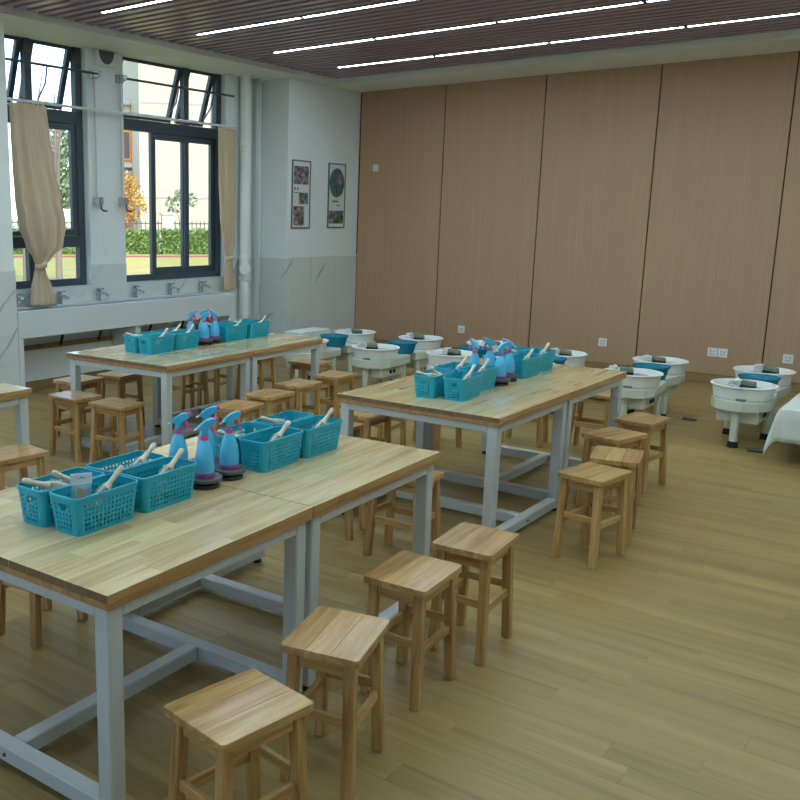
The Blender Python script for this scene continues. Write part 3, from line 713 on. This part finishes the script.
def place(root, flag, loc, rz, label, group):
    if flag[0]: flag[0] = False; root.location = loc; root.rotation_euler = (0, 0, rz); root['label'] = label; root['group'] = group; return root
    return dup(root, loc, rz, label, group)
NUMB = {0: 'fourth', 1: 'third', 2: 'second', 3: 'first'}
YS = [.325, .60, 1.165, 1.415]
JIT = {'N': [(-.529, .325, 0), (-.400, .335, 0), (-.529, .588, 0), (-.400, .595, 0), (-.516, 1.155, 0), (-.387, 1.165, 0), (-.516, 1.425, 0), (-.380, 1.418, 0)],
       'M': [(-.50, .315, 3), (-.358, .345, 5), (-.535, .59, 0), (-.405, .60, 0), (-.525, 1.14, 0), (-.398, 1.165, 0), (-.55, 1.42, 1), (-.420, 1.425, 1)],
       'B': [(-.566, .385, 0), (-.434, .385, -1), (-.567, .645, 0), (-.438, .645, 0), (-.566, 1.185, 0), (-.437, 1.185, 0), (-.555, 1.445, 0), (-.425, 1.445, 0)]}
# tool spots in a basket: (dx, dy, z, lean direction deg, lean deg)
TSPOT = [[(.0, -.045, .100, 232, 74), (.002, .040, .094, 262, 58)], [(.0, .045, .094, 78, 44)], [(.0, .065, .094, 85, 52)], [(.0, .05, .094, 82, 46)],
         [(.005, -.04, .088, 250, 66)], [(.0, .04, .094, 85, 54)], [(-.005, -.05, .098, 258, 68)], [(.0, .065, .094, 80, 48)]]
def setn(k): return {'N': 'tables farthest from wheels', 'M': 'tables nearest the wheels', 'B': 'tables beside the trough'}[k]
for k in 'NMB':
    a0 = SETS[k][2]
    for i, (lx, ly, dr) in enumerate(JIT[k]):
        side = 'trough-side row' if i % 2 == 0 else 'floor-side row'
        pos = NUMB[i//2]
        place(bk0, bk_first, P(k, lx, ly, TZ), R(a0+dr), f'teal slotted basket, {pos} from brown wall, {side}, {setn(k)}', f'teal baskets on {setn(k)}')
        for j, (dx, dy, z, az, lean) in enumerate(TSPOT[i]):
            if k == 'B' and j: continue
            o = place(tl0, tl_first, P(k, lx+dx, ly+dy, TZ+z), 0, f'{"lower " if j else ""}cream clay tool in {pos} basket from brown wall, {side}, {setn(k)}', f'clay tools in the baskets on {setn(k)}')
            o.rotation_euler = (Matrix.Rotation(R(az+a0), 3, 'Z') @ Matrix.Rotation(R(lean), 3, 'Y')).to_euler()
# packaged sticks with a header card, standing in one basket
x, y, z = P('N', -.415, .30, TZ+.075)
t = thing('tool_packet', 'packet of grey-tan sticks with a white header card in a basket', 'packet', (x, y, z), R(62))
MB().box(-.030, .030, -.0015, .0015, .048, .078).build('header_card', 'poster', t)
MB().box(-.012, .012, -.0022, -.0015, .064, .0665).box(-.004, .004, -.0022, -.0015, .0665, .069).build('hanger_mark', 'head', t)
MB().box(-.028, .028, -.006, .006, -.05, .05).build('clear_pouch', 'bag', t, bevel=.003)
for dx, tl, h in ((-.012, 8, .05), (-.002, 3, .046), (.009, -7, .04)):
    o = MB().box(-.005, .005, -.002, .002, -.05, h-.01).build('stick', 'tan', t, bevel=.001); o.location = (dx, 0, 0); o.rotation_euler = (0, R(tl), 0)

def make_bottle():
    t = thing('spray_bottle', 'bottle', 'spray bottle', (0, 0, 0), 0, 'bottles')
    MB().lathe([(.0, .0), (.031, 0), (.033, .003), (.033, .012), (.0325, .014)], 24).build('base_ring', 'mauve', t, 50)
    MB().lathe([(.0322, .014), (.0335, .03), (.032, .055), (.0265, .085), (.0195, .105), (.0135, .117), (.0125, .121)], 24).build('bottle_body', 'bottle', t, 60)
    MB().lathe([(.0, .119), (.0128, .119), (.0138, .121), (.0138, .133), (.0128, .135), (0, .135)], 16).build('collar', 'pink', t, 40)
    pr = [(-.009, .135), (.009, .135), (.010, .150), (.017, .160), (.036, .172), (.040, .180), (.037, .190), (.026, .192), (.006, .186), (-.014, .172), (-.024, .160), (-.027, .154), (-.020, .154), (-.010, .152)]
    MB().prism(pr, -.0095, .0095, lambda a, b, c: (a, c, b)).build('spray_head', 'head', t, 40, bevel=.003, seg=2)
    MB().tube([(.034, 0, .184), (.045, 0, .190)], .0085, 12).build('nozzle', 'pink', t, 40)
    MB().prism([(.017, .160), (.026, .168), (.033, .150), (.047, .128), (.044, .125), (.028, .143), (.019, .152)], -.006, .006, lambda a, b, c: (a, c, b)).build('trigger', 'pink', t, bevel=.002)
    MB().tube([(-.026, 0, .1555), (-.034, 0, .151)], .0028, 8).build('rear_tip', 'cord', t)
    return t
def make_turntable():
    t = thing('banding_wheel', 'turntable', 'turntable', (0, 0, 0), 0, 'turntables')
    MB().lathe([(0, .021), (.056, .021), (.059, .024), (.059, .033), (.057, .035), (0, .035)], 32).build('turntable_top', 'dark', t, 40)
    MB().lathe([(0, 0), (.047, 0), (.048, .004), (.044, .012), (.018, .014), (.018, .021), (0, .021)], 28).build('base', 'black', t, 40)
    return t
bt0, bt_f, tt0, tt_f = make_bottle(), [True], make_turntable(), [True]
BJ = {'N': [(-.400, .815, 52), (-.403, .947, 62), (-.527, .830, 30), (-.520, .965, 40)],
      'M': [(-.375, .805, 65), (-.395, .955, 190), (-.53, .815, 150), (-.505, .95, 215)],
      'B': [(-.440, .88, 40), (-.45, 1.005, 185), (-.565, .88, 20), (-.565, 1.01, 60)]}
for k in 'NMB':
    for i, (lx, ly, az) in enumerate(BJ[k]):
        side = 'trough-side' if i > 1 else 'floor-side'; far = 'nearer' if i % 2 else 'farther from'
        place(tt0, tt_f, P(k, lx, ly, TZ), 0, f'dark round banding wheel, {side}, {far} the brown wall, {setn(k)}', f'banding wheels on {setn(k)}')
        place(bt0, bt_f, P(k, lx, ly, TZ+.035), R(az), f'blue pink-trigger spray bottle, {side}, {far} the brown wall, {setn(k)}', f'spray bottles on {setn(k)}')

# ================================================================ POTTERY WHEELS
def make_wheel():
    t = thing('pottery_wheel', 'wheel', 'pottery wheel', (0, 0, 0), 0, 'pottery wheels')
    poly = [(-.182, -.05), (-.135, -.16), (-.045, -.215), (.045, -.215), (.135, -.16), (.182, -.05), (.178, .10), (.15, .345), (-.15, .345), (-.178, .10)]
    MB().prism(poly, .252, .322).build('table_body', 'wheel', t, bevel=.006, seg=2)
    MB().box(-.13, .13, -.12, .25, .165, .2515).build('motor_box', 'wheel', t, bevel=.006)
    for x, y in ((0, -.15), (-.12, .265), (.12, .265)):
        lg = MB().lathe([(.027, .03), (.027, .2515)], 20, (x, y, 0)).build('leg', 'wheel', t, 40)
        MB().lathe([(0, 0), (.035, 0), (.035, .012), (.030, .042), (0, .042)], 20, (x, y, 0)).build('rubber_foot', 'rubber', lg, 40)
    b = MB().lathe([(0, .323), (.172, .323), (.180, .327), (.192, .402), (.201, .404), (.207, .410), (.205, .416), (.188, .417), (.183, .412), (.170, .335), (0, .333)], 48).build('splash_pan', 'basin', t, 40)
    MB().box(-.005, .055, -.192, -.166, .3235, .338).build('pan_notch_shade', 'pedal', b, bevel=.002)  # darker block: shadow inside the pan's notch opening, put into its colour
    MB().lathe([(.035, .334), (.035, .375), (.115, .377), (.115, .390), (0, .390)], 32).build('wheel_head', 'alu', t, 40)
    for y in (.04, .10): MB().tube([(.13, y, .205), (.136, y, .205)], .017, 10).build('socket_hole', 'rubber', t)
    return t
wh0, wh_f = make_wheel(), [True]
def make_pedal():
    t = thing('foot_pedal', 'pedal', 'foot pedal', (0, 0, 0), 0, 'pedals')
    MB().prism([(-.048, 0), (.048, 0), (.048, .018), (-.048, .024)], -.034, .034, lambda a, b, c: (a, c, b)).build('pedal_base', 'black', t, bevel=.004)
    MB().prism([(-.048, .0245), (.048, .0185), (.044, .044), (-.044, .054)], -.032, .032, lambda a, b, c: (a, c, b)).build('pedal_plate', 'pedal', t, bevel=.006, seg=2)
    pts = []
    for k in range(70):
        a = k*.75; pts.append((-.088+.026*math.cos(a)+.007*math.sin(a*.37), .01+.036*math.sin(a)+.01*math.cos(a*.5), .006+.0007*k+.006*math.sin(a*.61)))
    MB().tube(pts, .0045, 6).build('coiled_cord', 'cord', t, 60)
    return t
pd0, pd_f = make_pedal(), [True]
def make_tub():
    t = thing('water_tub', 'tub', 'tub', (0, 0, 0), 0, 'tubs')
    MB().lathe([(0, 0), (.098, 0), (.105, .004), (.124, .076), (.131, .084), (.133, .092), (.127, .092), (.119, .082), (.100, .006), (0, .005)], 36).build('tub_wall', 'tub', t, 40)
    MB().lathe([(.126, .090), (.136, .090), (.137, .097), (.126, .097)], 36, (0, 0, 0), True).build('tub_rim', 'tub', t, 40)
    return t
tu0, tu_f = make_tub(), [True]
WX = [(-4.80, 6.62, 7.46), (-4.10, 6.68, 7.50), (-3.45, 6.80, 7.585), (-2.74, 6.69, 7.43), (-2.005, 6.83, 7.585), (-1.275, 6.835, 7.60)]
for i, (x, yf, yb) in enumerate(WX):
    nm = NUM[i]
    for row, (y, rz) in enumerate(((yf, 0), (yb, 180))):
        rn = 'wall-side row' if row else 'table-side row'
        place(wh0, wh_f, (x+(-.02 if row else 0), y, 0), R(rz), f'pale pottery wheel with white splash pan, {nm} from the windows, {rn}', f'pottery wheels, {rn}')
        dx, dy, az = [(.01, .0, 15), (-.03, -.01, 35), (.02, .02, -10), (.0, .0, 60), (-.05, .02, 20), (.03, -.02, 5)][(i+3*row) % 6]
        place(pd0, pd_f, (x+dx, y+dy, .3905), R(az), f'green and black foot pedal with coiled cord, wheel {nm} from windows, {rn}', f'foot pedals lying in the splash pans, {rn}')
    place(tu0, tu_f, (x+.02, (yf+yb)/2, .3225), 0, f'translucent blue water tub behind the splash pan, {nm} wheel from the windows', 'blue water tubs between the pottery wheels')
for x, y, a, lab in ((-1.13, 6.66, 20, 'flat dark pedal on the floor by the draped low table'), (-1.73, 7.42, 5, 'flat dark pedal on the floor between two pottery wheels')):
    t = thing('floor_pedal', lab, 'foot pedal', (x, y, 0), R(a)); MB().box(-.05, .05, -.035, .035, 0, .006).build('base', 'black', t, bevel=.003)
    MB().prism([(-.046, .0065), (.046, .0065), (.046, .012), (-.046, .018)], -.032, .032, lambda a, b, c: (a, c, b)).build('plate', 'dark', t, bevel=.003)

# low tables under white cloths
def draped(x0, x1, y0, y1, z, label, drop, seed, legs=True):
    t = thing('low_table', label[0], 'table', ((x0+x1)/2, (y0+y1)/2, 0)); w, l = (x1-x0)/2, (y1-y0)/2
    MB().box(-w, w, -l, l, z-.03, z-.006).build('tabletop', 'slab', t)
    for sx in (-1, 1):
        for sy in (-1, 1): MB().box(sx*(w-.2)-.02, sx*(w-.2)+.02, sy*(l-.3)-.02, sy*(l-.3)+.02, 0, z-.03).build('leg', 'frame', t)
    c = thing('tablecloth', label[1], 'tablecloth', ((x0+x1)/2, (y0+y1)/2, z)); q = random.Random(seed)
    n = 40; vs = []; fs = []; ex = [-w-drop+2*(w+drop)*i/n for i in range(n+1)]; ey = [-l-drop+2*(l+drop)*i/n for i in range(n+1)]
    for b in ey:
        for a in ex:
            cx, cy = max(-w, min(w, a)), max(-l, min(l, b)); dx, dy = a-cx, b-cy; d = math.hypot(dx, dy)
            if d < 1e-6: vs.append((a, b, .003*math.sin(a*9)*math.sin(b*7)*.5)); continue
            cor = 1
            if abs(dx) > 1e-6 and abs(dy) > 1e-6: fl = .07+.14*min(1, 2*min(abs(dx), abs(dy))/d); cor = 1+.10*min(abs(dx), abs(dy))/d
            else: fl = .07+.05*math.sin((a if abs(dy) > 1e-6 else b)*17+seed)*min(1, 6*min(w-abs(cx) if abs(dy) > 1e-6 else 9, l-abs(cy) if abs(dx) > 1e-6 else 9))
            d2 = d*cor
            hz = -d2*math.sqrt(max(0, 1-fl*fl)); hz = max(hz, -z+.012)
            k = d2*fl/d+.004/d
            vs.append((cx+dx*k, cy+dy*k, hz))
    m = n+1
    for j in range(n):
        for i in range(n): fs.append((j*m+i, j*m+i+1, (j+1)*m+i+1, (j+1)*m+i))
    o = MB().add(vs, fs).build('cloth', 'cloth', c, 50); md = o.modifiers.new('thick', 'SOLIDIFY'); md.thickness = .004; md.offset = 1
draped(-.985, .25, 6.40, 7.35, .345, ('low table hidden under a white cloth on the open floor side', 'white cloth draped over the low table with hanging corner'), .20, 2)
draped(-5.30, -5.10, 6.98, 7.42, .42, ('low table under a white sheet near the pillar', 'white sheet draped over the low table near the pillar'), .16, 5)

# ================================================================ OUTSIDE
struct(MB().box(-110, 40, -60, 110, -.6, -.15).build('ground', 'grass'))
O3 = Vector((-29.83, 30.32, -.15)); T3 = Vector((.607, .795, 0)); N3 = Vector((-.795, .607, 0)); ANG = math.atan2(.795, .607)
def op(s, off, z=0): return O3+T3*s+N3*off+Vector((0, 0, z))
# local frame of outside things: x along T3, y along N3 (away), z up
o = struct(MB().box(-60, 60, -3.6, -2.4, .002, .02).build('running_track', 'track')); o.location = O3; o.rotation_euler = (0, 0, ANG)
bl = thing('building', 'cream rendered building with a tall blank facade beyond the hedge', 'building', op(12, 6), ANG)
MB().box(-12.68, 10, 0, 14, 0, 16).build('wall', 'facade', bl)
for z in (2.62, 7.35): MB().box(-12.70, 10, -.03, -.001, z, z+.09).build('string_course', 'roofgrey', bl)
MB().box(-14.5, -12.69, 4.2, 14, 0, 7.7).build('wing_wall', 'wing', bl)
MB().box(-14.8, -12.69, 3.9, 14, 7.7, 7.95).build('wing_roof', 'wing', bl)
for z in (3.95, 4.35): MB().box(-14.7, -12.69, 3.7, 4.2, z, z+.22).build('ledge', 'wing' if z > 4 else 'roofgrey', bl)
MB().box(-14.45, -12.69, 4.15, 4.2, .9, 3.6).build('terracotta_panel', 'brick', bl)
f = MB().box(-13.16, -13.07, 4.05, 4.2, 4.75, 6.35).box(-12.78, -12.70, 4.05, 4.2, 4.75, 6.35).box(-13.07, -12.78, 4.05, 4.2, 6.25, 6.35).box(-13.07, -12.78, 4.05, 4.2, 4.75, 4.85).build('window', 'orange', bl)
MB().box(-13.07, -12.78, 4.12, 4.16, 4.85, 6.25).build('pane', 'winframe', f); MB().box(-13.6, -13.17, 4.12, 4.16, 4.85, 6.25).build('pane', 'roofgrey', f)
fe = thing('fence', 'dark metal fence with a pale post behind the hedge', 'fence', op(0, 1), ANG)
for z in (.55, 1.35): MB().box(-14, 14, -.03, .03, z, z+.05).build('rail', 'fence', fe)
bm_ = MB().box(-.018, .018, -.018, .018, 0, 1.5).mesh('fence_bar')
for i in range(-70, 71): link('fence_bar', bm_, 'fence', fe, 0, (i*.2, 0, 0))
for s in (-10, -5, .02, 5, 10): MB().box(s-.26, s+.26, -.2, .2, 0, 1.78).box(s-.32, s+.32, -.26, .26, 1.78, 1.88).build('post', 'wing', fe)
def leaves(n, fn, size, seed):
    q = random.Random(seed); m = MB()
    for _ in range(n):
        p = Vector(fn(q)); a = Vector((q.gauss(0, 1), q.gauss(0, 1), q.gauss(0, 1))).normalized(); b = a.orthogonal().normalized(); c = a.cross(b); s = size*q.uniform(.6, 1.3)
        m.add([p+b*s, p+c*s*.6, p-b*s, p-c*s*.6], [(0, 1, 2, 3)])
    return m
for i, (s0, s1, lab) in enumerate(((-14, -4.5, 'clipped green hedge beyond the lawn, seen through the curtained window'), (-4.4, -.5, 'clipped bright green hedge before the orange-leaved tree'), (-.4, 9, 'clipped green hedge before the blank cream facade'))):
    hd = thing('hedge', lab, 'hedge', op((s0+s1)/2, .0), ANG, 'hedges along the fence'); hw = (s1-s0)/2
    MB().box(-hw+.1, hw-.1, -.2, .4, 0, .95).build('hedge_core', 'leafg', hd)
    tag(leaves(int(hw*1500), lambda q: (q.uniform(-hw, hw), q.choice((-.3, .5, q.uniform(-.3, .5), -.3))+q.gauss(0, .05), q.uniform(0, 1)*1.1+q.gauss(0, .05)), .09, 50+i).build('foliage', 'leafg', hd), kind='stuff')
def tree(name, label, loc, h, tr, blobs, mat, n, size, seed):
    t = thing(name, label, 'tree', loc); q = random.Random(seed)
    MB().tube([(0, 0, 0), (.05*tr, .1*tr, h*.3), (0, .2*tr, h*.6), (.1*tr, .1*tr, h*.85)], [tr, tr*.8, tr*.55, tr*.25], 10).build('trunk', 'trunk', t, 60)
    for k, (bx, by, bz, br) in enumerate(blobs): MB().tube([(0, .1*tr, h*.35+.05*k), (bx*.5, by*.5, (h*.4+bz)/2+.1), (bx, by, bz)], [tr*.5, tr*.35, tr*.12], 7).build('branch', 'trunk', t, 60)
    def fn(qq):
        b = qq.choice(blobs); v = Vector((qq.gauss(0, 1), qq.gauss(0, 1), qq.gauss(0, 1))).normalized()*b[3]*qq.uniform(.3, 1)**.5; return (b[0]+v.x, b[1]+v.y, b[2]+v.z)
    if n: tag(leaves(n, fn, size, seed+1).build('foliage', mat, t), kind='stuff')
tree('autumn_tree', 'small autumn tree with red and yellow leaves by the fence', op(-1.6, 1.9), 3.0, .07, [(-.3, .2, 2.7, .7), (.4, 0, 2.2, .6), (0, -.2, 3.2, .55), (-.2, 0, 1.7, .5)], 'leafy', 850, .08, 5)
tree('young_tree', 'thin young tree with sparse leaves before the cream facade', op(.9, 2.2), 2.8, .04, [(-.5, 0, 2.3, .45), (.5, .1, 2.5, .4), (0, 0, 2.7, .35)], 'leafp', 160, .12, 9)
tree('leafy_tree', 'pale leafy tree beyond the fence, seen beside the bulging curtain', op(-5.0, 4), 5.0, .15, [(-1, 0, 3.8, 1.2), (.6, .3, 4.3, 1.1), (0, 0, 5.2, 1.1), (-.6, 0, 2.8, 1.0), (.5, 0, 2.9, .9)], 'leafp', 4500, .12, 12)
tree('bare_tree', 'thicker grey-trunked tree on the lawn close behind the trough windows', op(-6.25, -18), 5.5, .11, [(-1.2, .5, 4.8, .5), (.9, -.5, 5.0, .5), (.2, .6, 5.4, .4)], 'leafp', 0, .1, 15)
tree('bare_tree', 'thinner grey-trunked tree on the lawn, beside the curtain tie', op(-5.45, -18), 5.5, .09, [(-1.0, .5, 4.8, .5), (1.0, -.5, 5.0, .5)], 'leafp', 0, .1, 18)
